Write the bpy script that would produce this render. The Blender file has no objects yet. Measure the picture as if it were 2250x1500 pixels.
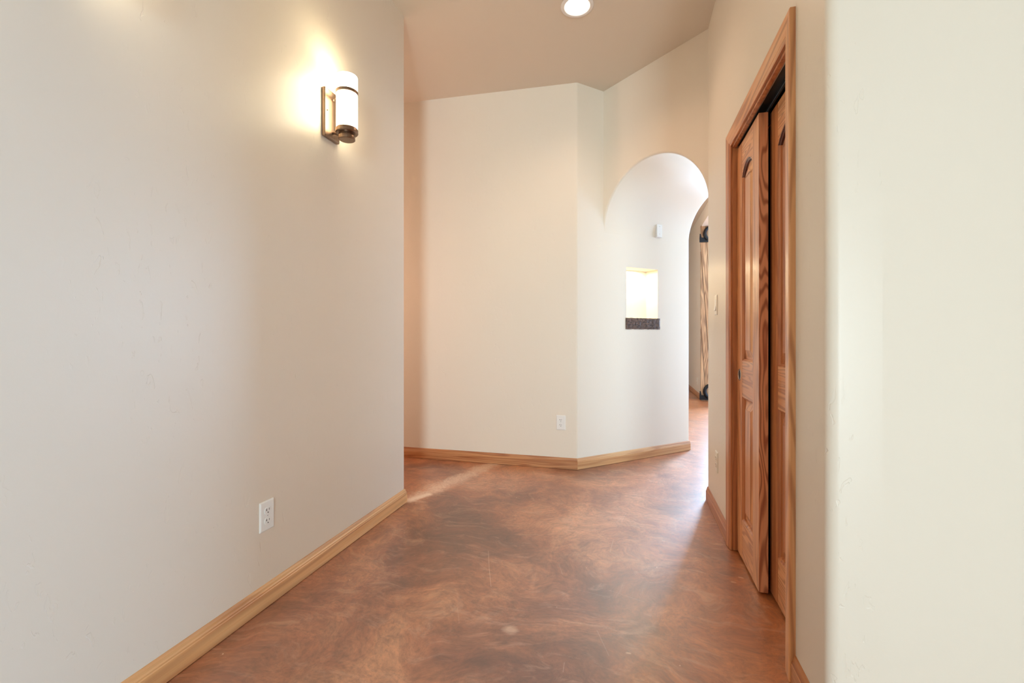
import bpy, bmesh, math, random
from mathutils import Vector, Matrix
random.seed(7)
C = bpy.context.scene.collection
SC = bpy.context.scene
PI = math.pi

# ------------------------------------------------------------------ camera, world, exposure
HALL = .253                      # the hallway runs 14.5 degrees to the right of the camera's axis
CA, SA = math.cos(HALL), math.sin(HALL)
CAMZ = 1.08
cam = bpy.data.cameras.new('camera'); cam.sensor_width = 36; cam.lens = 16.0; cam.shift_y = -15/2250
cam.clip_start = .02
co = bpy.data.objects.new('camera', cam); C.objects.link(co)
co.location = (0, 0, CAMZ); co.rotation_euler = (PI/2, 0, 0); SC.camera = co

SC.view_settings.view_transform = 'Standard'; SC.view_settings.look = 'None'
SC.view_settings.gamma = 1; SC.view_settings.use_curve_mapping = False
SC.view_settings.exposure = 0.0
w = bpy.data.worlds.new('world'); SC.world = w; w.use_nodes = True
bg = w.node_tree.nodes['Background']; bg.inputs[0].default_value = (.62, .76, 1, 1); bg.inputs[1].default_value = 1.0


def W(u, v, z=0):                # hallway frame (u across, v along) to world
    return Vector((u*CA + v*SA, -u*SA + v*CA, z))


def light(kind, name, u, v, z, power, col, size=None, sy=None, heading=None, tilt=0, **kw):
    l = bpy.data.lights.new(name, kind); l.energy = power; l.color = col
    if kind == 'AREA':
        l.size = size
        if sy: l.shape = 'RECTANGLE'; l.size_y = sy
    for k, x in kw.items(): setattr(l, k, x)
    o = bpy.data.objects.new(name, l); C.objects.link(o); o.location = W(u, v, z)
    if heading is not None:      # hall-frame direction it shines to, measured from v towards u
        h = heading + HALL
        d = Vector((math.sin(h)*math.cos(tilt), math.cos(h)*math.cos(tilt), math.sin(tilt)))
        o.rotation_euler = d.to_track_quat('-Z', 'Y').to_euler()
    return o


DAY = (.80, .90, 1.0); WARM = (1.0, .70, .42)
# daylight through the glass doors behind the camera and the far room's glazing, then added fills
light('AREA', 'daylight_rear', 1.9, -7.35, .8, 164, (.75, .93, 1.0), 1.0, 1.5, heading=-.15, spread=1.9)
light('AREA', 'daylight_far_room', 3.0, 9.85, 1.46, 1750, (.44, .70, 1.0), 1.8, 2.7, heading=PI)
light('AREA', 'daylight_far_side', 4.85, 6.4, 1.3, 190, (.42, .66, 1.0), 2.3, 2.0, heading=-PI/2)
light('AREA', 'passage_fill', .87+.03*.73, 3.57-.03*.68, .6, .8, (.45, .78, 1.0), .55, .9, heading=-.752)  # added fill for the low angled wall, at an unseen added window
light('POINT', 'far_room_fill', -.2, 6.6, 2.3, 32, (1., .72, .45), shadow_soft_size=.1)  # added warm fill without a fixture, brightens the space beyond the arch
light('POINT', 'corridor_fill', -3.2, 3.1, 1.6, 30, (1., .65, .49), shadow_soft_size=.12)  # added warm fill, no lamp built, lifts the dark left end of the back wall

# ------------------------------------------------------------------ helpers


def finish(name, bm, mat, parent=None, loc=None, rz=0, smooth=False, bevel=0, seg=2, autosmooth=None):
    me = bpy.data.meshes.new(name)
    bmesh.ops.remove_doubles(bm, verts=bm.verts, dist=1e-6)
    bmesh.ops.recalc_face_normals(bm, faces=bm.faces)
    bm.to_mesh(me); bm.free()
    mats = mat if isinstance(mat, (list, tuple)) else [mat]
    for m in mats: me.materials.append(m)
    o = bpy.data.objects.new(name, me); C.objects.link(o)
    if parent: o.parent = parent
    if loc is not None: o.location = loc
    o.rotation_euler[2] = rz
    if smooth:
        for p in me.polygons: p.use_smooth = True
        if autosmooth:
            try: me.set_sharp_from_angle(angle=autosmooth)
            except Exception: pass
    if bevel:
        b = o.modifiers.new('bevel', 'BEVEL'); b.width = bevel; b.segments = seg; b.limit_method = 'ANGLE'; b.angle_limit = .6
    return o


def thing(name, label, cat, u, v, z, rz=0, group=None):
    o = bpy.data.objects.new(name, None); C.objects.link(o); o.empty_display_size = .05
    o.location = W(u, v, z); o.rotation_euler[2] = rz - HALL
    tag(o, label, cat, group); return o


def setting(name, u, v, z, rz=0):
    o = bpy.data.objects.new(name, None); C.objects.link(o); o.empty_display_size = .05
    o.location = W(u, v, z); o.rotation_euler[2] = rz - HALL; o['kind'] = 'structure'
    return o


def tag(o, label, cat, group=None):
    o['label'] = label; o['category'] = cat
    if group: o['group'] = group
    return o


def struct(name, bm, mat, **k):
    o = finish(name, bm, mat, loc=(0, 0, 0), rz=-HALL, **k); o['kind'] = 'structure'; return o


def box(bm, x0, x1, y0, y1, z0, z1):
    vs = [bm.verts.new((x, y, z)) for z in (z0, z1) for x, y in ((x0, y0), (x1, y0), (x1, y1), (x0, y1))]
    for f in ((0, 3, 2, 1), (4, 5, 6, 7), (0, 1, 5, 4), (1, 2, 6, 5), (2, 3, 7, 6), (3, 0, 4, 7)):
        bm.faces.new([vs[i] for i in f])
    return vs


def prism(bm, poly, z0, z1, axes=(0, 1, 2)):
    """polygon in axes[0], axes[1], extruded z0..z1 along axes[2]"""
    def P(p, z):
        r = [0, 0, 0]; r[axes[0]] = p[0]; r[axes[1]] = p[1]; r[axes[2]] = z; return r
    a = [bm.verts.new(P(p, z0)) for p in poly]; b = [bm.verts.new(P(p, z1)) for p in poly]
    n = len(poly)
    bm.faces.new(a); bm.faces.new(b)
    for i in range(n): bm.faces.new((a[i], a[(i+1) % n], b[(i+1) % n], b[i]))


def fillet(poly, idx, r, n=6):
    """round the corners of poly listed in idx"""
    out = []
    for i, p in enumerate(poly):
        if i not in idx: out.append(p); continue
        p = Vector(p); a = Vector(poly[i-1]) - p; b = Vector(poly[(i+1) % len(poly)]) - p
        a.normalize(); b.normalize()
        ang = a.angle(b); d = r/math.tan(ang/2); cdir = (a+b).normalized(); cen = p + cdir*(r/math.sin(ang/2))
        s = p + a*d - cen; e = p + b*d - cen
        for k in range(n+1):
            t = k/n; om = s.angle(e)
            q = (s*math.sin((1-t)*om) + e*math.sin(t*om))/math.sin(om)
            out.append(tuple(cen+q))
    return out


def lathe(bm, prof, cx=0, cy=0, n=48, axis=2, cz=0):
    rings = []
    for r, z in prof:
        ring = []
        if r < 1e-6: ring = [bm.verts.new(mv((0, 0, z), axis, cx, cy, cz))]
        else:
            for k in range(n):
                t = 2*PI*k/n; ring.append(bm.verts.new(mv((r*math.cos(t), r*math.sin(t), z), axis, cx, cy, cz)))
        rings.append(ring)
    for a, b in zip(rings, rings[1:]):
        for k in range(n):
            k2 = (k+1) % n
            if len(a) == 1 and len(b) == 1: continue
            if len(a) == 1: bm.faces.new((a[0], b[k], b[k2]))
            elif len(b) == 1: bm.faces.new((a[k], a[k2], b[0]))
            else: bm.faces.new((a[k], a[k2], b[k2], b[k]))


def mv(p, axis, cx, cy, cz):
    x, y, z = p
    if axis == 1: x, y, z = x, z, -y
    if axis == 0: x, y, z = z, x, y
    return (x+cx, y+cy, z+cz)


def tube(bm, pts, r, n=10):
    prev = None; rings = []
    for i, p in enumerate(pts):
        p = Vector(p)
        d = (Vector(pts[min(i+1, len(pts)-1)]) - Vector(pts[max(i-1, 0)])).normalized()
        up = Vector((0, 0, 1)) if abs(d.z) < .9 else Vector((0, 1, 0))
        if prev is None: x = d.cross(up).normalized()
        else: x = (prev - d*prev.dot(d)).normalized()
        prev = x; y = d.cross(x); rr = r[i] if isinstance(r, (list, tuple)) else r
        rings.append([bm.verts.new(p + (x*math.cos(2*PI*k/n) + y*math.sin(2*PI*k/n))*rr) for k in range(n)])
    for a, b in zip(rings, rings[1:]):
        for k in range(n): bm.faces.new((a[k], a[(k+1) % n], b[(k+1) % n], b[k]))
    bm.faces.new(rings[0]); bm.faces.new(rings[-1])


# ------------------------------------------------------------------ materials


class N:
    def __init__(s, name):
        s.m = bpy.data.materials.new(name); s.m.use_nodes = True; s.t = s.m.node_tree
        s.b = s.t.nodes['Principled BSDF']

    def n(s, kind, **k):
        x = s.t.nodes.new(kind)
        for a, b in k.items():
            if a.startswith('i_'):
                key = a[2:]; key = int(key) if key.isdigit() else key
                s.set(x.inputs[key], b)
            else: setattr(x, a, b)
        return x

    def set(s, inp, b):
        if isinstance(b, bpy.types.NodeSocket): s.t.links.new(b, inp)
        else: inp.default_value = b

    def math(s, op, a, b=0., c=0., clamp=False):
        x = s.n('ShaderNodeMath', operation=op, use_clamp=clamp)
        s.set(x.inputs[0], a); s.set(x.inputs[1], b)
        if len(x.inputs) > 2: s.set(x.inputs[2], c)
        return x.outputs[0]

    def mix(s, fac, a, b, blend='MIX'):
        x = s.n('ShaderNodeMix', data_type='RGBA', blend_type=blend)
        s.set(x.inputs[0], fac); s.set(x.inputs[6], a); s.set(x.inputs[7], b); return x.outputs[2]

    def ramp(s, fac, stops, interp='LINEAR'):
        x = s.n('ShaderNodeValToRGB'); x.color_ramp.interpolation = interp
        e = x.color_ramp.elements
        while len(e) < len(stops): e.new(.5)
        for q, (p, c) in zip(e, stops):
            q.position = p; q.color = c if len(c) == 4 else (*c, 1)
        s.set(x.inputs[0], fac); return x.outputs[0]

    def noise(s, vec, scale, detail=4, rough=.55, dist=0):
        x = s.n('ShaderNodeTexNoise'); s.set(x.inputs['Vector'], vec)
        x.inputs['Scale'].default_value = scale; x.inputs['Detail'].default_value = detail
        x.inputs['Roughness'].default_value = rough; x.inputs['Distortion'].default_value = dist
        return x.outputs[0]

    def coord(s, scale=(1, 1, 1), rot=(0, 0, 0), loc=(0, 0, 0)):
        t = s.n('ShaderNodeTexCoord'); m = s.n('ShaderNodeMapping')
        s.t.links.new(t.outputs['Object'], m.inputs['Vector'])
        m.inputs['Scale'].default_value = scale; m.inputs['Rotation'].default_value = rot; m.inputs['Location'].default_value = loc
        return m.outputs[0]

    def bump(s, h, strength=.2, dist=.01, normal=None):
        x = s.n('ShaderNodeBump'); s.set(x.inputs['Height'], h)
        x.inputs['Strength'].default_value = strength; x.inputs['Distance'].default_value = dist
        if normal: s.set(x.inputs['Normal'], normal)
        s.t.links.new(x.outputs[0], s.b.inputs['Normal']); return x.outputs[0]

    def P(s, **k):
        for a, b in k.items(): s.set(s.b.inputs[a.replace('_', ' ')], b)
        return s.m


def plaster(name, col, rough=.42, chips=True):
    m = N(name); c = m.coord()
    fine = m.noise(c, 60, 3, .6); mid = m.noise(c, 4.5, 3, .5)
    h = m.math('ADD', m.math('MULTIPLY', fine, .12), m.math('MULTIPLY', mid, .8))
    if chips:
        # thin vertical trowel skips, clustered
        sk = m.noise(m.coord(scale=(1, 1, .38)), 42, 2, .55, .8); clus = m.noise(m.coord(scale=(1, 1, .5)), 3.1, 2, .5)
        sk = m.math('MULTIPLY', m.ramp(sk, [(.655, (0, 0, 0)), (.68, (1, 1, 1))]), m.ramp(clus, [(.45, (0, 0, 0)), (.54, (1, 1, 1))]))
        h = m.math('SUBTRACT', h, m.math('MULTIPLY', sk, .5))
    m.bump(h, .35, .006)
    tone = m.mix(m.noise(c, .8, 2, .5), (col[0]*.985, col[1]*.985, col[2]*.97, 1), (*col, 1))
    return m.P(Base_Color=tone, Roughness=rough)


def wood(name, axis, light_c, mid_c, dark_c, k=26, cross=5.5, along=.5, seed=0., rough=.38, lines=.75, knots=False):
    m = N(name); sc = [cross]*3; sc[axis] = along
    c = m.coord(scale=tuple(sc), loc=(seed*3.1, seed*1.7, seed*2.3))
    n1 = m.noise(c, 1.0, 2.0, .45, .25)
    rings = m.math('SINE', m.math('MULTIPLY', n1, k*6.283))
    ln = m.ramp(m.math('MULTIPLY_ADD', rings, .5, .5), [(.0, (1, 1, 1)), (.28, (.55,)*3), (.55, (.08,)*3), (1., (0, 0, 0))])
    sc2 = [70.]*3; sc2[axis] = 1.6
    fine = m.noise(m.coord(scale=tuple(sc2)), 1.0, 3, .6)
    sc3 = [6.]*3; sc3[axis] = .8
    big = m.noise(m.coord(scale=tuple(sc3), loc=(seed, 2, 1)), 1.0, 2, .5)
    base = m.mix(m.ramp(big, [(.38, (0, 0, 0)), (.62, (1, 1, 1))]), (*light_c, 1), (*mid_c, 1))
    base = m.mix(m.math('MULTIPLY', ln, lines), base, (*dark_c, 1))
    base = m.mix(m.math('MULTIPLY', m.ramp(fine, [(.35, (1, 1, 1)), (.6, (0, 0, 0))]), .35), base, (*mid_c, 1), 'MULTIPLY')
    if knots:
        vo = m.n('ShaderNodeTexVoronoi'); sc4 = [5.]*3; sc4[axis] = 2.2
        m.set(vo.inputs['Vector'], m.coord(scale=tuple(sc4), loc=(seed, .3, .2))); vo.inputs['Scale'].default_value = 1
        kn = m.ramp(vo.outputs['Distance'], [(.05, (1, 1, 1)), (.11, (0, 0, 0))])
        base = m.mix(kn, base, (dark_c[0]*.3, dark_c[1]*.3, dark_c[2]*.3, 1))
    m.bump(m.math('SUBTRACT', fine, m.math('MULTIPLY', ln, .3)), .12, .002)
    m.b.inputs['Coat Weight'].default_value = .25; m.b.inputs['Coat Roughness'].default_value = .25
    return m.P(Base_Color=base, Roughness=rough)


def metal(name, col, rough=.35, aniso_noise=False):
    m = N(name)
    if aniso_noise:
        c = m.coord(scale=(260, 260, 3)); n = m.noise(c, 1, 2, .5)
        m.P(Base_Color=m.mix(n, (col[0]*.7, col[1]*.7, col[2]*.7, 1), (min(1, col[0]*1.25), min(1, col[1]*1.25), min(1, col[2]*1.25), 1)))
        m.set(m.b.inputs['Roughness'], m.math('MULTIPLY_ADD', n, .2, rough-.1))
        return m.P(Metallic=1.)
    return m.P(Base_Color=(*col, 1), Metallic=1., Roughness=rough)


def plain(name, col, rough=.5, metallic=0.):
    m = N(name); c = m.coord()
    n = m.noise(c, 180, 2, .5); m.bump(n, .05, .001)
    return m.P(Base_Color=(*col, 1), Roughness=rough, Metallic=metallic)


def glow(name, col, strength):
    m = N(name); return m.P(Base_Color=(.95, .93, .9, 1), Roughness=.35, Emission_Color=(*col, 1), Emission_Strength=strength)


WALLC = (.83, .76, .655)
M_wall = plaster('wall_plaster', WALLC)
M_wall2 = plaster('wall_plaster_smooth', WALLC, .60, chips=False)
M_ceil = plaster('ceiling_plaster', (.74, .655, .55), .75, chips=False)
M_white = plain('white_plastic', (.86, .86, .84), .3)
M_ivory = plain('ivory_plastic', (.84, .80, .70), .3)
M_absorb = plaster('bounce_absorbing_plaster', (.26, .18, .12), .8, chips=False)  # dark tone invented for unseen far room walls, soaks up bounced daylight
M_dark = plain('slot_black', (.02, .02, .02), .5)
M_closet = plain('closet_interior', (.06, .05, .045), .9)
PL, PM, PD = (.86, .48, .23), (.76, .36, .145), (.34, .095, .028)
M_wz = wood('pine_vertical', 2, PL, PM, PD, seed=.3, lines=.5, k=14)
M_wy = wood('pine_along_wall', 1, PL, PM, PD, seed=.7, lines=.6, k=20)
M_edge = wood('pine_edge_cathedral', 2, (.95, .50, .28), (.85, .42, .21), (.30, .065, .026), cross=9, along=1.3, k=17, seed=1.9, lines=.72)
M_rail = wood('pine_rail', 1, PL, PM, PD, cross=14, along=.9, seed=2.7, lines=.6, k=13)
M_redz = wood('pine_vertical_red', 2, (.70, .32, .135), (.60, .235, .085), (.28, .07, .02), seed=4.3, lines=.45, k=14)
M_end = wood('pine_end_grain', 2, (.16, .035, .016), (.11, .025, .012), (.05, .01, .005), cross=20, along=9, seed=1.)
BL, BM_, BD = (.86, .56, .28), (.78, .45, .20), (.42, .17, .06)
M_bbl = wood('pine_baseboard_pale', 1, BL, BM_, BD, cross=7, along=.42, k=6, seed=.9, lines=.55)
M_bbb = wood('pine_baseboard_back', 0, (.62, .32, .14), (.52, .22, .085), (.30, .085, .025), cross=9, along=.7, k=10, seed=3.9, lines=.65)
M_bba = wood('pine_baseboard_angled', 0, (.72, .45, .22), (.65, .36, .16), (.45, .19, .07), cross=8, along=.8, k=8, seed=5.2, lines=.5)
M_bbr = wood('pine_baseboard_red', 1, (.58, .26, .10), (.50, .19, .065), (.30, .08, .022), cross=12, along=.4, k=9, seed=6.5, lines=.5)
M_rust = wood('rustic_knotty_wood', 2, (.56, .36, .20), (.42, .25, .13), (.16, .08, .04), cross=9, along=1., k=8, seed=7.7, lines=.7, knots=True, rough=.6)
M_sill = wood('weathered_sill_wood', 0, (.20, .12, .075), (.13, .07, .045), (.03, .015, .01), cross=60, along=18, k=4, seed=2.2, lines=.8, rough=.75)
M_bronze = metal('brushed_bronze', (.27, .185, .13), .36, True)
M_iron = plain('black_iron', (.015, .017, .022), .38, .6)
M_steel = metal('track_steel', (.6, .6, .62), .3)
M_cup = metal('pull_steel', (.55, .52, .48), .25)
M_glass = glow('lit_opal_glass', (1., .86, .58), 16.0)
M_bulb = glow('sconce_bulb', (1., .86, .58), 22.0)
M_lampw = glow('lamp_lens', (1., .93, .80), 5.0)
M_trimw = plain('lamp_trim_white', (.86, .82, .78), .35)


mp = N('window_glass'); M_pane = mp.P(Base_Color=(1, 1, 1, 1), Roughness=.0, Transmission_Weight=1., IOR=1.45)


def concrete():
    m = N('stained_concrete')
    t = m.n('ShaderNodeTexCoord').outputs['Object']
    warp = m.n('ShaderNodeVectorMath', operation='ADD')
    wn = m.n('ShaderNodeTexNoise'); m.set(wn.inputs['Vector'], t); wn.inputs['Scale'].default_value = 1.6; wn.inputs['Detail'].default_value = 3
    wsc = m.n('ShaderNodeVectorMath', operation='SCALE'); m.set(wsc.inputs[0], wn.outputs['Color']); wsc.inputs['Scale'].default_value = .55
    m.set(warp.inputs[0], t); m.set(warp.inputs[1], wsc.outputs[0]); wv = warp.outputs[0]
    n1 = m.noise(wv, 1.7, 6, .62, .4); n2 = m.noise(wv, 4.2, 9, .70, .8); n3 = m.noise(wv, 13, 8, .75)
    sx = m.n('ShaderNodeSeparateXYZ'); m.set(sx.inputs[0], t); X, Y = sx.outputs[0], sx.outputs[1]
    col = m.ramp(n1, [(.32, (.13, .042, .018)), (.43, (.26, .098, .042)), (.52, (.38, .165, .078)), (.63, (.50, .26, .14))])
    rosy = m.ramp(m.noise(wv, 1.1, 3, .5), [(.42, (0, 0, 0)), (.62, (1, 1, 1))])
    near = m.ramp(m.math('MULTIPLY_ADD', Y, -.5, 1.1), [(0., (0, 0, 0)), (.6, (1, 1, 1))])
    col = m.mix(m.math('MULTIPLY', m.math('MULTIPLY', rosy, near), .55), col, (.34, .135, .095, 1))
    och = m.math('MULTIPLY', m.ramp(m.math('ADD', X, m.math('MULTIPLY', n1, .5)), [(.25, (0, 0, 0)), (.75, (1, 1, 1))]), .6)
    col = m.mix(och, col, (.42, .150, .028, 1))  # ochre stain towards the right, with warm lamp light put into the colour
    # darker brown along the left baseboard, pooled dark patches
    lf = m.math('MULTIPLY', m.ramp(m.math('ADD', m.math('MULTIPLY', X, -1), m.math('MULTIPLY', n2, .5)), [(1.15, (0, 0, 0)), (1.5, (1, 1, 1))]), .0)
    pool = m.ramp(m.noise(wv, 2.6, 5, .6), [(.53, (0, 0, 0)), (.68, (1, 1, 1))])
    col = m.mix(m.math('MULTIPLY', pool, .55), col, (.12, .05, .03, 1))
    pale = m.ramp(n2, [(.54, (0, 0, 0)), (.70, (1, 1, 1))])
    col = m.mix(m.math('MULTIPLY', pale, .5), col, (.55, .37, .27, 1))
    mott = m.ramp(n3, [(.32, (.66,)*3), (.68, (1.25,)*3)])
    col = m.mix(.7, col, mott, 'MULTIPLY')
    n4 = m.noise(wv, 55, 6, .7)
    col = m.mix(.8, col, m.ramp(n4, [(.35, (.72,)*3), (.5, (1.,)*3), (.7, (1.22,)*3)]), 'MULTIPLY')
    # faint trowel swirls, lighter
    sw = m.noise(m.n('ShaderNodeMapping', i_Vector=wv, i_Scale=(2.2, 9, 1), i_Rotation=(0, 0, .5)).outputs[0], 2.4, 7, .7)
    col = m.mix(m.math('MULTIPLY', m.ramp(sw, [(.55, (0, 0, 0)), (.72, (1, 1, 1))]), .45), col, (.60, .40, .29, 1))
    col = m.mix(m.math('MULTIPLY', m.ramp(sw, [(.30, (1, 1, 1)), (.45, (0, 0, 0))]), .35), col, (.12, .045, .022, 1))

    def seg(ax, ay, bx, by, wd, soft, rag=.0):
        dx, dy = bx-ax, by-ay; L2 = dx*dx+dy*dy
        px = m.math('SUBTRACT', X, ax); py = m.math('SUBTRACT', Y, ay)
        h = m.math('DIVIDE', m.math('ADD', m.math('MULTIPLY', px, dx), m.math('MULTIPLY', py, dy)), L2, clamp=True)
        qx = m.math('SUBTRACT', px, m.math('MULTIPLY', h, dx)); qy = m.math('SUBTRACT', py, m.math('MULTIPLY', h, dy))
        d = m.math('SQRT', m.math('ADD', m.math('MULTIPLY', qx, qx), m.math('MULTIPLY', qy, qy)))
        if rag: d = m.math('ADD', d, m.math('MULTIPLY', m.math('SUBTRACT', n3, .5), rag))
        return m.math('SUBTRACT', 1., m.math('DIVIDE', m.math('SUBTRACT', d, wd), soft, clamp=True), clamp=True)
    worn = seg(*fl(908, 1094), *fl(1085, 1018), .03, .07, .30)
    col = m.mix(m.math('MULTIPLY', worn, m.ramp(n4, [(.38, (.55,)*3), (.6, (.95,)*3)])), col, (.66, .52, .41, 1))
    sp = seg(*fl(905, 1097), *fl(940, 1086), .012, .03, .05)
    col = m.mix(m.math('MULTIPLY', sp, .8), col, (.80, .72, .62, 1))
    for (a, b, c_, d_, o_) in ((1073, 1210, 1075, 1250, .6), (1075, 1250, 1079, 1288, .75), (1340, 1213, 1348, 1185, .35), (1255, 1292, 1340, 1312, .25), (1338, 1296, 1415, 1322, .25),
                               (1312, 1385, 1338, 1440, .3), (1240, 1455, 1237, 1476, .4), (1376, 1126, 1366, 1146, .3), (1005, 1335, 1009, 1368, .25), (1228, 1238, 1236, 1262, .3)):
        s_ = seg(*fl(a, b), *fl(c_, d_), .0005, .0016, .004)
        col = m.mix(m.math('MULTIPLY', s_, o_*.7), col, (.66, .54, .46, 1))
    for (a, b, r_) in ((1120, 1382, .022), (1625, 1268, .006), (1609, 1278, .006), (1378, 1434, .005), (1455, 1187, .003)):
        s_ = seg(*fl(a, b), *fl(a+6, b+1), r_*.4, r_, r_*2.5)
        col = m.mix(m.math('MULTIPLY', s_, .7), col, (.62, .45, .34, 1))
    vo = m.n('ShaderNodeTexVoronoi'); m.set(vo.inputs['Vector'], t); vo.inputs['Scale'].default_value = 7
    dots = m.math('MULTIPLY', m.ramp(vo.outputs['Distance'], [(.016, (1, 1, 1)), (.026, (0, 0, 0))]), .8)
    col = m.mix(dots, col, (.75, .66, .58, 1))
    # saw-cut joint in the passage doorway
    j1, j2 = fl(1510, 972.3), fl(1560, 974.2); jx, jy = j2[0]-j1[0], j2[1]-j1[1]
    joint = seg(j1[0]-jx*.3, j1[1]-jy*.3, j1[0]+jx*9, j1[1]+jy*9, .003, .003)
    col = m.mix(m.math('MULTIPLY', joint, .8), col, (.05, .03, .02, 1))
    rg = m.math('MULTIPLY_ADD', n2, .18, .34)
    g_ = m.n('ShaderNodeGamma'); m.set(g_.inputs[0], col); g_.inputs[1].default_value = 1.18
    col = m.mix(1., g_.outputs[0], (1.36, 1.30, 1.26, 1), 'MULTIPLY')
    b1 = m.noise(t, 9, 5, .65); hh = m.math('ADD', m.math('MULTIPLY', b1, .5), m.math('MULTIPLY', m.noise(t, 90, 3, .6), .06))
    m.bump(hh, .22, .012)
    m.b.inputs['Specular IOR Level'].default_value = 1.
    m.b.inputs['Coat Weight'].default_value = .8; m.b.inputs['Coat Roughness'].default_value = .36; m.b.inputs['Coat IOR'].default_value = 1.75
    return m.P(Base_Color=col, Roughness=rg)


# image point to hallway floor (used only to measure where marks lie)
def fl(x, y, z=0.):
    dx, dz = (x-1125)/1000., -(y-735)/1000.; t = (z-CAMZ)/dz; X, Y = dx*t, t
    return X*CA - Y*SA, X*SA + Y*CA


M_floor = concrete()

# ------------------------------------------------------------------ plan of the walls (hall frame)
LU, AV = -1.404, 2.66
RU = .497
B = Vector((-.4078, 3.66)); E = Vector((.5394, 4.5458)); D = (E-B).normalized()          # angled wall B..E
Pp = Vector((-.2103, 3.8447)); Q = Vector((RU, 3.203)); F_ = Vector((E.x+Q.x-Pp.x, E.y+Q.y-Pp.y))
NV = 1.344                      # near end of the door wall
CZ = 3.16                       # walls run up past the ceiling sheet


def ceil_z(u, v): return 3.0861 - .02015*u + .00129*v


# floor
bm = bmesh.new(); box(bm, -5.2, 5.2, -7.8, 11.4, -.12, 0); struct('floor', bm, M_floor)
# ceiling, with a hole where the downlight sits
LCU, LCV = -.312, 2.803
bm = bmesh.new()
HR = .084; n = 48
hole = [bm.verts.new((LCU+HR*math.cos(2*PI*k/n), LCV+HR*math.sin(2*PI*k/n), 0)) for k in range(n)]
sq = [bm.verts.new((LCU + .4*(math.cos(2*PI*k/n)/max(abs(math.cos(2*PI*k/n)), abs(math.sin(2*PI*k/n)))), LCV + .4*(math.sin(2*PI*k/n)/max(abs(math.cos(2*PI*k/n)), abs(math.sin(2*PI*k/n)))), 0)) for k in range(n)]
for k in range(n): bm.faces.new((hole[k], hole[(k+1) % n], sq[(k+1) % n], sq[k]))
xs, ys = [-5.2, LCU-.4, LCU+.4, 5.2], [-7.8, LCV-.4, LCV+.4, 11.4]
for i in range(3):
    for j in range(3):
        if i == 1 and j == 1: continue
        bm.faces.new([bm.verts.new(p) for p in ((xs[i], ys[j], 0), (xs[i+1], ys[j], 0), (xs[i+1], ys[j+1], 0), (xs[i], ys[j+1], 0))])
r = bmesh.ops.extrude_face_region(bm, geom=list(bm.faces))
up = [e for e in r['geom'] if isinstance(e, bmesh.types.BMVert)]
for v_ in bm.verts: v_.co.z = ceil_z(v_.co.x, v_.co.y)
for v_ in up: v_.co.z += .16
struct('ceiling', bm, M_ceil)

# left wall: hall side, then turning left into the side corridor
bm = bmesh.new()
poly = [(LU, -7.5), (LU, AV), (-5, AV), (-5, AV-.15), (LU-.15, AV-.15), (LU-.15, -7.5)]
prism(bm, fillet(poly, [1], .006, 3), 0, CZ); struct('wall_left', bm, M_wall, smooth=True, autosmooth=.3)

# back wall up to the middle of the bullnose at B, angled wall from there with the niche
th = .16; rB = .022
nb = Vector((0, 1)); na = Vector((-D.y, D.x))
Bo = Vector((-.4078+0, 0))
outl = fillet([(-5, 3.66), tuple(B), tuple(E)], [1], rB, 8)   # open polyline; wraps only matter for idx 1
mid = len(outl)//2
outL = outl[:mid+1]; outR = outl[mid:-1]
# outer intersection point of the thick backs
k_ = th*math.tan(math.acos(max(-1, min(1, Vector((1, 0)).dot(D))))/2)
backB = (B.x - k_, B.y + th)
bm = bmesh.new(); prism(bm, outL + [backB, (-5, 3.66+th)], 0, CZ); struct('wall_back', bm, M_wall, smooth=True, autosmooth=.5)


def ang(s, t=0.):               # point on/in the angled wall: s along from B, t inward
    p = B + D*s + na*t; return (p.x, p.y)


def hit_ang(x, y):
    dx = (x-1125)/1000.; ru, rv = dx*CA - SA, dx*SA + CA
    # B + D s = r*(ru,rv)
    det = ru*(-D.y) - rv*(-D.x); rr = (B.x*(-D.y) - B.y*(-D.x))/det
    p = Vector((ru*rr, rv*rr)); return (p-B).dot(D), CAMZ - (y-735)/1000.*rr, p


s0, zt0, _ = hit_ang(1376.5, 587); s1, zt1, _ = hit_ang(1445, 592); _, zb0, _ = hit_ang(1376, 698)
NZ0, NZ1 = zb0 - .0, (zt0+zt1)/2
LEN = (E-B).length
dxn = (1401-1125)/1000.; ru, rv = dxn*CA - SA, dxn*SA + CA
p1 = Vector(ang(s1)); det = ru*(-na.y) - rv*(-na.x); rr = (p1.x*(-na.y) - p1.y*(-na.x))/det
ND = (Vector((ru*rr, rv*rr)) - p1).dot(na)
print('niche s', s0, s1, 'z', NZ0, NZ1, 'depth', ND)
ND = min(max(ND, .06), .14)
bm = bmesh.new()
prism(bm, outR + [ang(s0), ang(s0, th), backB], 0, CZ)
prism(bm, [ang(s0), ang(s1), ang(s1, th), ang(s0, th)], 0, NZ0)
prism(bm, [ang(s0), ang(s1), ang(s1, th), ang(s0, th)], NZ1, CZ)
prism(bm, [ang(s0, ND), ang(s1, ND), ang(s1, th), ang(s0, th)], NZ0, NZ1)
prism(bm, fillet([ang(s1), ang(LEN), ang(LEN, th), ang(s1, th)], [1], .012, 4), 0, CZ)
struct('wall_angled', bm, M_wall2, smooth=True, autosmooth=.5)

# the arched passage: front face P..Q, barrel vault along D to E..F
R_, ZS = (Q-Pp).length/2, 1.925
cm = (Pp+Q)/2; pq = (Q-Pp).normalized()
bm = bmesh.new(); na_ = 48; prof = []
PLEN = (E-Pp).length; fr = .016


def arch_ring(off, dep):
    out = []
    for k in range(na_+1):
        t = PI - PI*k/na_; rad = R_ + off
        x = rad*math.cos(t); p = cm + pq*x + D*dep
        out.append(bm.verts.new((p.x, p.y, ZS + rad*math.sin(t))))
    return out


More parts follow.
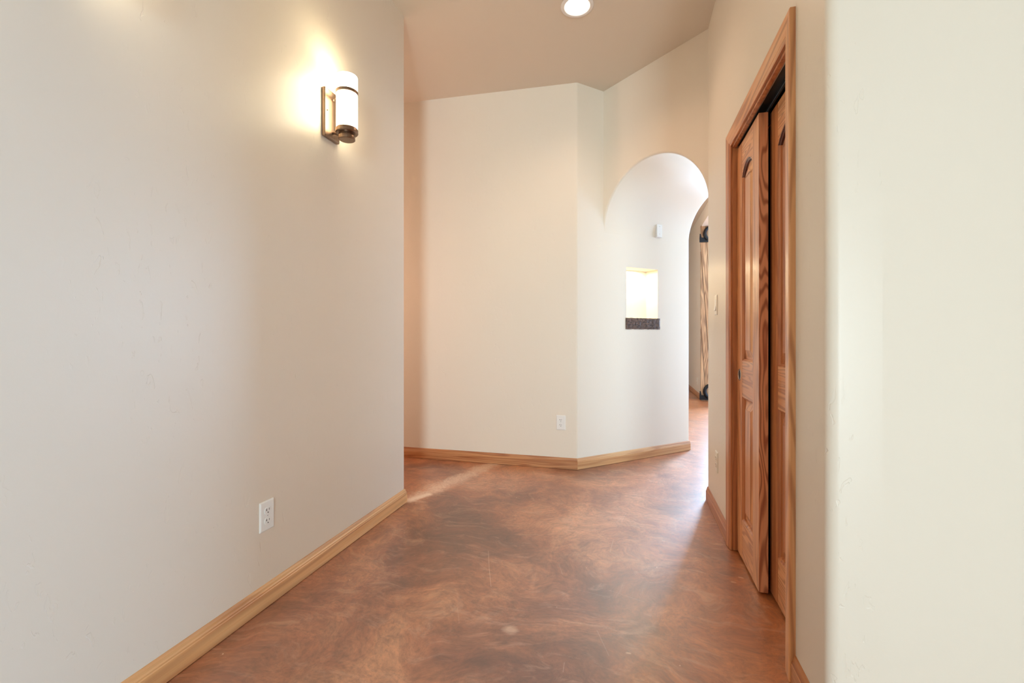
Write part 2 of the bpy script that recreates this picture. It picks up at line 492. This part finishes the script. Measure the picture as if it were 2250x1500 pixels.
loops = []
for k in range(6):
    t = PI/2*k/5; loops.append(arch_ring(fr*(1-math.sin(t)), fr*(1-math.cos(t))))
for k in range(6):
    t = PI/2*k/5; loops.append(arch_ring(fr*(1-math.cos(t)), PLEN - fr*(1-math.sin(t))))
for a, b in zip(loops, loops[1:]):
    for k in range(na_): bm.faces.new((a[k], a[k+1], b[k+1], b[k]))
for lp in (loops[0], loops[-1]):
    top = [bm.verts.new((v_.co.x, v_.co.y, CZ)) for v_ in lp]
    for k in range(na_): bm.faces.new((lp[k], lp[k+1], top[k+1], top[k]))
    if lp is loops[0]: tp0 = top
for k in range(na_): bm.faces.new((tp0[k], tp0[k+1], top[k+1], top[k]))
struct('wall_arch', bm, M_wall2, smooth=True, autosmooth=.6)

# passage right wall, with the rounded corner at Q, and door wall
thR = .12
qd = D*(thR/D.x)
def pas(s_, t_=0.):              # along the passage's right wall from Q, t_ into the wall
    p = Q + D*s_ - na*t_; return (p.x, p.y)


PL_ = (F_-Q).length; w0_, w1_ = .24, .84
bm = bmesh.new()
for a_, b_, c0_, c1_ in ((qd.length, w0_, 0, CZ), (w1_, PL_, 0, CZ), (w0_, w1_, 0, .12), (w0_, w1_, 1.12, CZ)):
    prism(bm, [pas(a_), pas(b_), pas(b_, .12), pas(a_, .12)], c0_, c1_)
struct('wall_passage', bm, M_wall2)
bm = bmesh.new()
for a_, b_, c0_, c1_ in ((w0_, w0_+.03, .12, 1.12), (w1_-.03, w1_, .12, 1.12), (w0_+.03, w1_-.03, .12, .15), (w0_+.03, w1_-.03, 1.09, 1.12)):
    prism(bm, [pas(a_, .03), pas(b_, .03), pas(b_, .07), pas(a_, .07)], c0_, c1_)
wf_ = struct('passage_fill_window', bm, M_white)  # unseen window added to brighten the angled wall
bm = bmesh.new(); prism(bm, [pas(w0_+.03, .048), pas(w1_-.03, .048), pas(w1_-.03, .054), pas(w0_+.03, .054)], .15, 1.09)
finish('pane', bm, M_pane, parent=wf_)

VF, VN = 2.481, 1.652           # inner edges of the door casing (far, near)
DU = .0225                      # front door leaf lies this deep behind the wall face
HT = 2.025                      # head of the opening
JT = .018
bm = bmesh.new()
prism(bm, fillet([(RU, VF+JT), (Q.x, Q.y), (Q+qd).to_tuple(), (RU+thR, VF+JT)], [1], .012, 5), 0, CZ)
prism(bm, fillet([(RU, NV), (RU, VN-JT), (RU+thR, VN-JT), (RU+thR, NV)], [0], .03, 8)[:-1] + [(RU+thR, NV)], 0, CZ)
box(bm, RU, RU+thR, VN-JT, VF+JT, HT+.018, CZ)
struct('wall_right', bm, M_wall, smooth=True, autosmooth=.3)
# wall that faces the camera at the right
bm = bmesh.new(); box(bm, RU+thR, 3.2, NV, NV+.12, 0, CZ); struct('wall_near', bm, M_wall2)
# closet shell
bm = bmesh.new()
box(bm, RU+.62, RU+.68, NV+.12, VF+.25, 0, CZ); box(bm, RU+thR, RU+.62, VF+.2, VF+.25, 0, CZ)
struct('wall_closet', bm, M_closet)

# room behind the camera
bm = bmesh.new()
box(bm, 3.2, 3.35, -7.65, NV+.12, 0, CZ)
struct('wall_rear_right', bm, M_wall2)
bm = bmesh.new()
box(bm, LU-.15, 1.3, -7.65, -7.5, 0, CZ); box(bm, 2.5, 3.35, -7.65, -7.5, 0, CZ); box(bm, 1.3, 2.5, -7.65, -7.5, 2.2, CZ)
struct('wall_rear', bm, M_wall2)
bm = bmesh.new(); box(bm, -5.15, -5, AV-.15, 3.66+th, 0, CZ); struct('wall_corridor_end', bm, M_wall2)

# far room
WU = 1.14
bm = bmesh.new()
box(bm, WU, WU+.14, 8.02, 10.0, 0, CZ)
box(bm, WU, WU+.14, F_.y+.02, 4.2, 0, CZ)
# arched head between v 4.2 and 8.02
n = 32; v0, v1 = 4.2, 8.02; zs, ze = 2.80, 2.87
pts = []
for k in range(n+1):
    t = PI - PI*k/n; pts.append(((v0+v1)/2 + (v1-v0)/2*math.copysign(abs(math.cos(t))**.7, math.cos(t)), zs + (ze-zs)*max(0., math.sin(t))**.3))
for (a, b), (c_, d_) in zip(pts, pts[1:]):
    prism(bm, [(a, b), (c_, d_), (c_, CZ), (a, CZ)], WU, WU+.14, axes=(1, 2, 0))
struct('wall_far_right', bm, M_wall2)
bm = bmesh.new(); box(bm, -1.6, WU+.14, 10.9, 11.05, 0, CZ); box(bm, WU, WU+.14, 10, 11, 0, CZ); struct('wall_far_end', bm, M_wall2)
bm = bmesh.new(); box(bm, -1.75, -1.6, 3.66+th, 11.05, 0, CZ); struct('wall_far_left', bm, M_wall2)
bm = bmesh.new()
box(bm, WU+.14, 2.05, 10.0, 10.15, 0, CZ); box(bm, 3.95, 5.1, 10.0, 10.15, 0, CZ); box(bm, 2.05, 3.95, 10.0, 10.15, 2.88, CZ)
struct('wall_far_room', bm, M_wall2)
bm = bmesh.new()
box(bm, 5.0, 5.15, F_.y-.1, 5.2, 0, CZ); box(bm, 5.0, 5.15, 7.6, 10.15, 0, CZ); box(bm, 5.0, 5.15, 5.2, 7.6, 2.35, CZ); box(bm, 5.0, 5.15, 5.2, 7.6, 0, .2)
struct('wall_far_side', bm, M_absorb)
bm = bmesh.new(); box(bm, F_.x+.06, 5.15, F_.y-.12, F_.y+.02, 0, CZ); struct('wall_far_near', bm, M_absorb)


def glazing(name, c0, c1, z0, z1, axis, pos):
    """frame bars round a pane; axis 0 = pane spans u, 1 = spans v"""
    bm = bmesh.new(); b = .05
    def bx(a0, a1, zz0, zz1, d=.05):
        if axis == 0: box(bm, a0, a1, pos, pos+d, zz0, zz1)
        else: box(bm, pos, pos+d, a0, a1, zz0, zz1)
    mid_ = (c0+c1)/2
    bx(c0, c0+b, z0, z1); bx(c1-b, c1, z0, z1); bx(c0+b, c1-b, z0, z0+b); bx(c0+b, c1-b, z1-b, z1); bx(mid_-b/2, mid_+b/2, z0+b, z1-b)
    o = struct(name, bm, M_white, bevel=.004)
    g = bmesh.new()
    if axis == 0: box(g, c0+b, c1-b, pos+.02, pos+.026, z0+b, z1-b)
    else: box(g, pos+.02, pos+.026, c0+b, c1-b, z0+b, z1-b)
    finish('pane', g, M_pane, parent=o)


glazing('window_1', 1.3, 2.5, 0, 2.2, 0, -7.6)
glazing('window_2', 2.05, 3.95, 0, 2.88, 0, 10.05)
glazing('window_3', 5.2, 7.6, .2, 2.35, 1, 5.05)

# ------------------------------------------------------------------ baseboards
BP = [(0, 0), (.014, 0), (.014, .058), (.0115, .061), (.0115, .066), (.0085, .071), (.007, .079), (.0035, .086), (0, .087)]


def baseboard(name, p0, p1, nrm, mat, k0=0., k1=0.):
    """p0..p1 along the wall, nrm into the room; k = mitre shift of each end per unit of thickness"""
    p0, p1, nrm = Vector(p0), Vector(p1), Vector(nrm).normalized(); d = (p1-p0).normalized()
    bm = bmesh.new(); L, Rr = [], []
    ang_ = math.atan2(d.y, d.x)
    # local frame: x along the board for material axis 0
    for t, z in BP:
        a = p0 - d*(k0*t) + nrm*t; b = p1 + d*(k1*t) + nrm*t
        L.append(bm.verts.new((a.x, a.y, z+.002))); Rr.append(bm.verts.new((b.x, b.y, z+.002)))
    n = len(BP)
    for i in range(n): bm.faces.new((L[i], L[(i+1) % n], Rr[(i+1) % n], Rr[i]))
    bm.faces.new(L); bm.faces.new(Rr)
    if mat in (M_bba, M_bbb):
        M = Matrix.Rotation(-ang_, 4, 'Z'); bmesh.ops.transform(bm, matrix=M, verts=bm.verts)
        o = finish(name, bm, mat, loc=(0, 0, 0), rz=ang_-HALL)
    else: o = finish(name, bm, mat, loc=(0, 0, 0), rz=-HALL)
    o['kind'] = 'structure'; return o


turn = math.acos(Vector((1, 0)).dot(D)); kk = math.tan(turn/2)
baseboard('baseboard_left', (LU, -7.5), (LU, AV), (1, 0), M_bbl, 0, 1)
baseboard('baseboard_corridor', (LU, AV), (-5, AV), (0, 1), M_bbl, 1, 0)
baseboard('baseboard_back', (-5, 3.66), (B.x, B.y), (0, -1), M_bbb, 0, kk)
baseboard('baseboard_angled', B.to_tuple(), (E+D*.004).to_tuple(), (-na).to_tuple(), M_bba, kk, 0)
CW = .07
baseboard('baseboard_right', (RU, VF+CW), (Q.x, Q.y-.002), (-1, 0), M_bbr, 0, .2)
baseboard('baseboard_near', (RU, NV), (RU, VN-CW), (-1, 0), M_bbr, 1, 0)
baseboard('baseboard_front', (3.2, NV), (RU, NV), (0, -1), M_bbr, 0, 1)
baseboard('baseboard_far', (WU, 8.02), (WU, 10.9), (-1, 0), M_bbr)

# ------------------------------------------------------------------ closet door: casing, jamb, two sliding leaves, track
cs = setting('trim_1', RU, (VF+VN)/2, 0)
cv = (VF+VN)/2
CP = [(0, 0), (0, -.008), (.006, -.0095), (.014, -.0095), (.017, -.0125), (.05, -.0165), (.062, -.018), (.067, -.0175), (.07, -.015), (.07, 0)]


def cas(name, side, mat):
    bm = bmesh.new(); a, b = [], []
    for t, x in CP:
        if side == 'head':
            a.append(bm.verts.new((x, VF-cv+t, HT+t))); b.append(bm.verts.new((x, VN-cv-t, HT+t)))
        else:
            y = VF-cv+t if side == 'far' else VN-cv-t
            a.append(bm.verts.new((x, y, .002))); b.append(bm.verts.new((x, y, HT+t)))
    n = len(CP)
    for i in range(n): bm.faces.new((a[i], a[(i+1) % n], b[(i+1) % n], b[i]))
    bm.faces.new(a); bm.faces.new(b)
    return finish(name, bm, mat, parent=cs)


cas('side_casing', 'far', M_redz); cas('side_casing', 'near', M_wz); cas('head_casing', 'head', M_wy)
bm = bmesh.new(); box(bm, .001, thR, VF-cv, VF-cv+JT, .002, HT); finish('jamb', bm, M_redz, parent=cs, bevel=.001)
bm = bmesh.new(); box(bm, .001, thR, VN-cv-JT, VN-cv, .002, HT); finish('jamb', bm, M_redz, parent=cs, bevel=.001)
bm = bmesh.new(); box(bm, .001, thR, VN-cv, VF-cv, HT, HT+.018); finish('head_jamb', bm, M_wy, parent=cs, bevel=.001)
bm = bmesh.new(); box(bm, .001, .018, VN-cv, VF-cv, HT-.012, HT); finish('head_stop', bm, M_redz, parent=cs, bevel=.001)


def offset(poly, d):
    """inset a closed ccw polygon by d"""
    out = []; n = len(poly)
    for i in range(n):
        p = Vector(poly[i]); a = (p-Vector(poly[i-1])).normalized(); b = (Vector(poly[(i+1) % n])-p).normalized()
        na1 = Vector((-a.y, a.x)); nb1 = Vector((-b.y, b.x)); m = (na1+nb1)
        m = m/ max(.2, m.length_squared) * 2
        out.append((p + m*d).to_tuple())
    return out


def door_leaf(name, u, vn, wid, pull, redder):
    """leaf spans v vn..vn+wid, face at u; local x = depth, y = along wall"""
    H0, H1, T = .012, 2.0, .035
    t = setting(name, u, vn, 0)
    st = .098; top_r, mid0, mid1, bot = 1.885, .785, .955, .195
    spring = 1.83; y0, y1 = st, wid-st
    ns = 20; arc = []
    hw = (y1-y0)/2; rise = top_r - spring; rad = (hw*hw+rise*rise)/(2*rise); a0 = math.asin(hw/rad)
    for k in range(ns+1):
        q = a0 - 2*a0*k/ns; arc.append(((y0+y1)/2 + rad*math.sin(q), top_r - rad + rad*math.cos(q)))
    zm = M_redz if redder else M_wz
    bm = bmesh.new(); box(bm, 0, T, 0, st, H0, H1); o = finish('stile', bm, [zm, M_edge], parent=t)
    for p in o.data.polygons:
        if p.normal.y < -.9: p.material_index = 1
    bm = bmesh.new(); box(bm, 0, T, wid-st, wid, H0, H1); finish('stile', bm, zm, parent=t)
    e = .0006
    bm = bmesh.new(); prism(bm, [(y0, H1), (y0, spring)] + [p for p in reversed(arc)][1:-1] + [(y1, spring), (y1, H1)], e, T-e, axes=(1, 2, 0)); finish('top_rail', bm, M_rail, parent=t)
    bm = bmesh.new(); box(bm, e, T-e, y0, y1, mid0, mid1); finish('lock_rail', bm, M_rail, parent=t)
    bm = bmesh.new(); box(bm, e, T-e, y0, y1, H0, bot); finish('bottom_rail', bm, M_rail, parent=t)

    def panel(outline, pname):
        prof_ = [(0, .0006), (.003, .002), (.006, .006), (.010, .0075), (.011, .0135), (.016, .0145)]
        loops_ = [(offset(outline, i), d) for i, d in prof_]
        bm = bmesh.new(); rings = [[bm.verts.new((d, p[0], p[1])) for p in lp] for lp, d in loops_]
        n = len(outline)
        for a, b in zip(rings, rings[1:]):
            for i in range(n):
                f = bm.faces.new((a[i], a[(i+1) % n], b[(i+1) % n], b[i]))
                zc = (outline[i][1]+outline[(i+1) % n][1])/2
                if zc > spring+.0005 and pname == 'arched_panel': f.material_index = 1
        finish('moulding', bm, [M_redz, M_end], parent=t)
        prof_ = [(.016, .0145), (.021, .0145), (.052, .0045), (.0525, .003), (.054, .0025)]
        bm = bmesh.new(); rings = [[bm.verts.new((d, p[0], p[1])) for p in offset(outline, i)] for i, d in prof_]
        for a, b in zip(rings, rings[1:]):
            for i in range(n): bm.faces.new((a[i], a[(i+1) % n], b[(i+1) % n], b[i]))
        bm.faces.new(rings[-1])
        finish(pname, bm, zm, parent=t)
    panel([(y0, mid1), (y1, mid1), (y1, spring)] + arc[1:-1] + [(y0, spring)], 'arched_panel')
    panel([(y0, bot), (y1, bot), (y1, mid0), (y0, mid0)], 'lower_panel')
    bm = bmesh.new(); box(bm, T*.6, T-.002, y0-.005, y1+.005, bot-.01, 1.86); finish('back_board', bm, zm, parent=t)
    if pull:
        yc, zc = wid-.052, .885
        bm = bmesh.new(); lathe(bm, [(.0295, .0003), (.0295, -.0016), (.026, -.0022), (.0235, -.001), (.022, .0), (0, .0)], axis=0, cy=yc, cz=zc, n=40)
        f = finish('pull_cup', bm, M_cup, parent=t, smooth=True, autosmooth=.5)
        bm = bmesh.new(); lathe(bm, [(.0215, -.0008), (.014, -.0004), (0, -.0004)], axis=0, cy=yc, cz=zc, n=32); finish('cup_recess', bm, M_dark, parent=f)
    return t


UD = RU + DU
W1 = 2.508 + .03 - 2.086
VF_in = VF
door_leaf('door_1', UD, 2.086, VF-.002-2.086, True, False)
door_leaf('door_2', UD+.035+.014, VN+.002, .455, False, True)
tr = thing('sliding_door_track', 'dark metal sliding door track under the closet head', 'track', RU+.06, cv, HT)
L_ = (VF-VN)/2-.002
bm = bmesh.new(); box(bm, -.038, .04, -L_, L_, -.004, -.001); box(bm, -.004, 0, -L_, L_, -.024, -.004); box(bm, .036, .04, -L_, L_, -.022, -.004)
finish('channel', bm, M_iron, parent=tr)
bm = bmesh.new(); box(bm, -.0415, -.0385, -L_, L_, -.012, -.001); box(bm, -.0045, -.0043, -L_, L_, -.018, -.014); finish('track_lip', bm, M_steel, parent=tr)

# ------------------------------------------------------------------ wall sconces


def sconce(u, v, z, label, group):
    """local: x outward from the wall (+u), y along v, z up; z = bottom of the back plate"""
    t = thing('wall_sconce', label, 'sconce', u, v, z, 0, group)
    bm = bmesh.new(); box(bm, .0, .020, -.057, .057, 0, .232); finish('back_plate', bm, M_bronze, parent=t, bevel=.006, seg=3)
    bm = bmesh.new(); lathe(bm, [(.0026, .0195), (.0026, .0225), (0, .0228)], axis=0, cy=-.040, cz=.125, n=12); finish('screw', bm, M_dark, parent=t)
    bm = bmesh.new(); lathe(bm, [(.0075, .0195), (.008, .024), (.006, .028), (0, .029)], axis=0, cy=.0, cz=.19, n=20); k = finish('thumb_screw', bm, M_bronze, parent=t, smooth=True, autosmooth=.6)
    cx = .098
    bm = bmesh.new(); tube(bm, [(.019, 0, .19), (cx-.046, 0, .205)], .0028, 8); finish('upper_stay', bm, M_bronze, parent=t, smooth=True, autosmooth=.8)
    bm = bmesh.new(); tube(bm, [(.018, 0, .032), (.03, 0, .032), (cx-.02, 0, .012)], .0065, 12); finish('arm', bm, M_bronze, parent=t, smooth=True, autosmooth=.8)
    bm = bmesh.new()
    lathe(bm, [(0, -.010), (.0355, -.010), (.038, -.008), (.038, .010), (.036, .014), (.036, .020), (.048, .020), (.0515, .024), (.0515, .040), (.049, .044), (0, .044)], cx=cx)
    finish('cup', bm, M_bronze, parent=t, smooth=True, autosmooth=.6)
    bm = bmesh.new()
    lathe(bm, [(.046, .0445), (.0485, .046), (.0485, .290), (.0475, .292), (.0455, .291), (.0450, .288), (.045, .0455)], cx=cx, n=64)
    finish('glass_shade', bm, M_glass, parent=t, smooth=True, autosmooth=.8)
    bm = bmesh.new()
    lathe(bm, [(.0490, .206), (.0512, .207), (.0512, .221), (.0490, .222), (.0486, .214), (.0490, .206)], cx=cx, n=64)
    finish('shade_band', bm, M_bronze, parent=t, smooth=True, autosmooth=.6)
    bm = bmesh.new(); lathe(bm, [(0, .045), (.010, .049), (.012, .08), (.022, .12), (.024, .15), (.016, .185), (0, .195)], cx=cx, n=24)
    finish('bulb', bm, M_bulb, parent=t, smooth=True)
    return t


sconce(LU, 1.905, 2.017, 'brushed bronze wall sconce with lit white glass cylinder on left wall', None)
sconce(LU, .80, 2.03, 'wall sconce nearer the entrance, lighting the upper left of the left wall', None)

# ------------------------------------------------------------------ recessed ceiling light
cz = ceil_z(LCU, LCV)
t = thing('recessed_light', 'round white recessed downlight, lit, in the tan ceiling', 'ceiling light', LCU, LCV, cz)
bm = bmesh.new(); lathe(bm, [(.1000, -.0005), (.1005, -.003), (.097, -.006), (.083, -.0075), (.079, -.006), (.077, -.001), (.078, .004)], n=64)
finish('trim_ring', bm, M_trimw, parent=t, smooth=True, autosmooth=.8)
bm = bmesh.new(); lathe(bm, [(.078, .003), (.070, .035), (.060, .075), (.060, .14), (0, .14)], n=64); finish('reflector', bm, M_trimw, parent=t, smooth=True, autosmooth=.5)
bm = bmesh.new(); lathe(bm, [(0, .030), (.03, .032), (.046, .045), (.048, .065), (.03, .12), (0, .125)], n=48); finish('bulb', bm, M_lampw, parent=t, smooth=True)
light('SPOT', 'rear_warm_fill', -.95, -.9, 3.04, 16, (1., .76, .55), spot_size=2.6, spot_blend=.8, shadow_soft_size=.06)  # added warm fill behind the camera for the right wall, no fixture
light('SPOT', 'downlight_beam', LCU, LCV, cz-.012, 20, (1., .68, .47), spot_size=2.5, spot_blend=.8, shadow_soft_size=.06)

# ------------------------------------------------------------------ outlets, switch, wall box


def rounded_rect(w_, h_, r, n=5):
    pts = []
    for cx, cy, a0 in ((w_/2-r, h_/2-r, 0), (-w_/2+r, h_/2-r, PI/2), (-w_/2+r, -h_/2+r, PI), (w_/2-r, -h_/2+r, 3*PI/2)):
        for k in range(n+1):
            a = a0 + PI/2*k/n; pts.append((cx+r*math.cos(a), cy+r*math.sin(a)))
    return pts


def plate(t, w_, h_, mat):
    bm = bmesh.new(); rings = []
    for ins, d in ((0, 0), (0, -.0022), (.004, -.0052), (.006, -.0056)):
        rings.append([bm.verts.new((x, d, z)) for x, z in rounded_rect(w_-2*ins, h_-2*ins, .003)])
    n = len(rings[0])
    for a, b in zip(rings, rings[1:]):
        for i in range(n): bm.faces.new((a[i], a[(i+1) % n], b[(i+1) % n], b[i]))
    bm.faces.new(rings[-1]); bm.faces.new(rings[0])
    return finish('cover_plate', bm, mat, parent=t)


def outlet(label, u, v, z, rz, mat, scale=1.):
    t = thing('wall_outlet', label, 'outlet', u, v, z, rz)
    plate(t, .074*scale, .119*scale, mat)
    for zc in (.0205*scale, -.0205*scale):
        bm = bmesh.new(); pts = []
        for k in range(32):
            a = 2*PI*k/32; pts.append((.0172*scale*math.cos(a), zc + max(-.0135, min(.0135, .0172*math.sin(a)))*scale))
        prism(bm, pts, -.0078, -.005, axes=(0, 2, 1)); r_ = finish('receptacle', bm, mat, parent=t, bevel=.0008)
        bm = bmesh.new()
        box(bm, -.0075*scale, -.0053*scale, -.0081, -.0076, zc-.001, zc+.009*scale); box(bm, -.0105*scale, -.0075*scale, -.0081, -.0076, zc+.0025, zc+.0048)
        box(bm, .0053*scale, .0073*scale, -.0081, -.0076, zc, zc+.008*scale)
        lathe(bm, [(.0027*scale, -.0081), (.0027*scale, -.0076)], axis=1, cz=zc-.0075*scale, n=12)
        bm.faces.new([v_ for v_ in bm.verts][-24:-12])
        finish('slots', bm, M_dark, parent=r_)
    bm = bmesh.new(); lathe(bm, [(.0026, -.0056), (.0026, -.0066), (0, -.0068)], axis=1, n=12); finish('screw', bm, M_steel, parent=t)
    return t


def on_u(x, u): return u/math.tan(math.atan((x-1125)/1000.)-HALL)
def zat(y, u, v): return CAMZ - (y-735)/1000.*(-u*SA+v*CA)


v_ = on_u(585.5, LU); outlet('white outlet low on the left wall, nearest the camera', LU, v_, zat(1131.5, LU, v_), PI/2, M_white)
uo = 3.66*math.tan(math.atan((1232.5-1125)/1000.)-HALL)
outlet('white outlet on the back wall just left of the rounded corner', uo, 3.66, zat(928, uo, 3.66), 0, M_white)
v_ = on_u(1575.5, RU); outlet('cream outlet low on the right wall beside the door casing', RU, v_, zat(1013.5, RU, v_), -PI/2, M_ivory)
v_ = on_u(1532, WU); outlet('tiny outlet on the beige wall beyond the arch', WU, v_, zat(837, WU, v_), -PI/2, M_ivory)
v_ = on_u(1574.2, RU)
t = thing('light_switch', 'cream rocker light switch on the right wall beside the casing', 'switch', RU, v_, zat(670, RU, v_), -PI/2)
plate(t, .074, .119, M_ivory)
bm = bmesh.new(); prism(bm, [(-.005, -.033), (-.0115, -.033), (-.006, .0), (-.0065, .033), (-.005, .033)], -.0165, .0165, axes=(1, 2, 0)); finish('rocker', bm, M_white, parent=t, bevel=.0008)
s_, z_, p_ = hit_ang(1445, 508)
t = thing('wall_sensor', 'small white box mounted high on the vaulted passage wall', 'sensor', p_.x, p_.y, z_, math.atan2(D.y, D.x))
bm = bmesh.new(); rings = []
for ins, d in ((.000, 0), (.0, -.014), (.003, -.022), (.006, -.024)):
    rings.append([bm.verts.new((x, d, z)) for x, z in rounded_rect(.072-2*ins, .118-2*ins, .005)])
n = len(rings[0])
for a, b in zip(rings, rings[1:]):
    for i in range(n): bm.faces.new((a[i], a[(i+1) % n], b[(i+1) % n], b[i]))
bm.faces.new(rings[-1]); bm.faces.new(rings[0]); finish('housing', bm, M_white, parent=t)
M_grey = plain('grey_plastic', (.45, .45, .44), .5)
for zz in (-.030, .036):
    bm = bmesh.new(); box(bm, -.008, .008, -.0245, -.0238, zz, zz+.002); finish('vent_slot', bm, M_grey, parent=t)

# niche sill and its light
sa_, _, _ = hit_ang(1374.5, 700); sb_, _, _ = hit_ang(1449.5, 700); _, z0_, pm = hit_ang(1374.5, 723); _, z1_, _ = hit_ang(1374.5, 698)
sc_ = (sa_+sb_)/2; pc = Vector(ang(sc_))
t = thing('niche_shelf', 'rough weathered brown wooden shelf under the lit wall niche', 'shelf', pc.x, pc.y, z0_, math.atan2(D.y, D.x))
bm = bmesh.new(); wv_ = (sb_-sa_)/2; nseg = 28; hh_ = z1_-z0_
rows = []
for j in range(7):
    row = []
    for i in range(nseg+1):
        x = -wv_ + 2*wv_*i/nseg; z = hh_*j/6
        ed = 1 if (j in (0, 6) or i in (0, nseg)) else 0
        row.append(bm.verts.new((x + random.uniform(-.0012, .0012), -.006 + random.uniform(-.0012, .0012) + ed*.0025, z + (random.uniform(-.0012, .0012) if j in (0, 6) else 0))))
    rows.append(row)
for j in range(6):
    for i in range(nseg): bm.faces.new((rows[j][i], rows[j][i+1], rows[j+1][i+1], rows[j+1][i]))
# top, bottom, ends reach into the niche floor
bt_ = [bm.verts.new((v.co.x, -.0005, v.co.z)) for v in rows[6]]; bb_ = [bm.verts.new((v.co.x, -.0005, v.co.z)) for v in rows[0]]
for i in range(nseg):
    bm.faces.new((rows[6][i], rows[6][i+1], bt_[i+1], bt_[i])); bm.faces.new((rows[0][i], rows[0][i+1], bb_[i+1], bb_[i]))
for e_ in (0, nseg):
    bm.faces.new([rows[j][e_] for j in range(7)] + [bt_[e_], bb_[e_]])
finish('front_board', bm, M_sill, parent=t)
nc = Vector(ang((s0+s1)/2, ND*.55))
light('AREA', 'niche_light', nc.x, nc.y, NZ1-.01, 4.2, (1., .80, .50), size=.09, sy=.05, heading=0, tilt=-PI/2)

# ------------------------------------------------------------------ rustic door leaf in the far room
ru_, rv_ = 1.125, 7.97
t = setting('door_3', ru_, rv_, 0)
SW_, SH = .66, 2.85; sl = .068; bwid = .085; k = 0
x = -SH*sl
random.seed(3)


def clip(poly, xlo, xhi):
    for lim, s_ in ((xlo, 1), (xhi, -1)):
        out = []
        for i in range(len(poly)):
            a, b = poly[i], poly[(i+1) % len(poly)]; da, db = (a[0]-lim)*s_, (b[0]-lim)*s_
            if da >= 0: out.append(a)
            if (da >= 0) != (db >= 0):
                q = da/(da-db); out.append((a[0]+(b[0]-a[0])*q, a[1]+(b[1]-a[1])*q))
        poly = out
        if len(poly) < 3: return None
    return poly


xx = 0.0
while xx < SW_ + SH*sl:
    wd = random.uniform(.075, .105); g = .003
    # seams lean: x at height z = xx - sl*z  (further right lower down)
    poly = [(xx+g, .0), (xx+wd-g, .0), (xx+wd-g-sl*SH, SH), (xx+g-sl*SH, SH)]
    poly = clip(poly, 0, SW_)
    if poly:
        bm = bmesh.new(); prism(bm, [(a, b+.01) for a, b in poly], random.uniform(-.004, .0), .04, axes=(0, 2, 1)); finish('plank', bm, M_rust, parent=t, bevel=.002)
    xx += wd
bm = bmesh.new(); box(bm, .004, SW_-.004, .012, .034, .02, SH-.01); finish('backing', bm, M_closet, parent=t)
for zb, rsg in ((2.585, 1), (.02, 1)):
    bm = bmesh.new()
    box(bm, -.022, SW_-.1, -.016, -.004, zb, zb+.075)
    prism(bm, [(-.022, zb+.07), (.012, zb+.07), (-.002, zb+.14), (-.018, zb+.14)], -.016, -.004, axes=(0, 2, 1))
    st_ = finish('iron_strap', bm, M_iron, parent=t, bevel=.003)
    bm = bmesh.new(); pts = []; rad = []
    for q in range(26):
        a = -PI*.35 + q/25*PI*1.55; rr_ = .10 - .045*q/25
        pts.append((.150 - rr_*math.cos(a)*1.0, -.014, zb+.15 + rr_*math.sin(a)*1.15)); rad.append(.030 - .010*q/25)
    tube(bm, pts, rad, 10); finish('strap_scroll', bm, M_iron, parent=st_, smooth=True, autosmooth=.8)
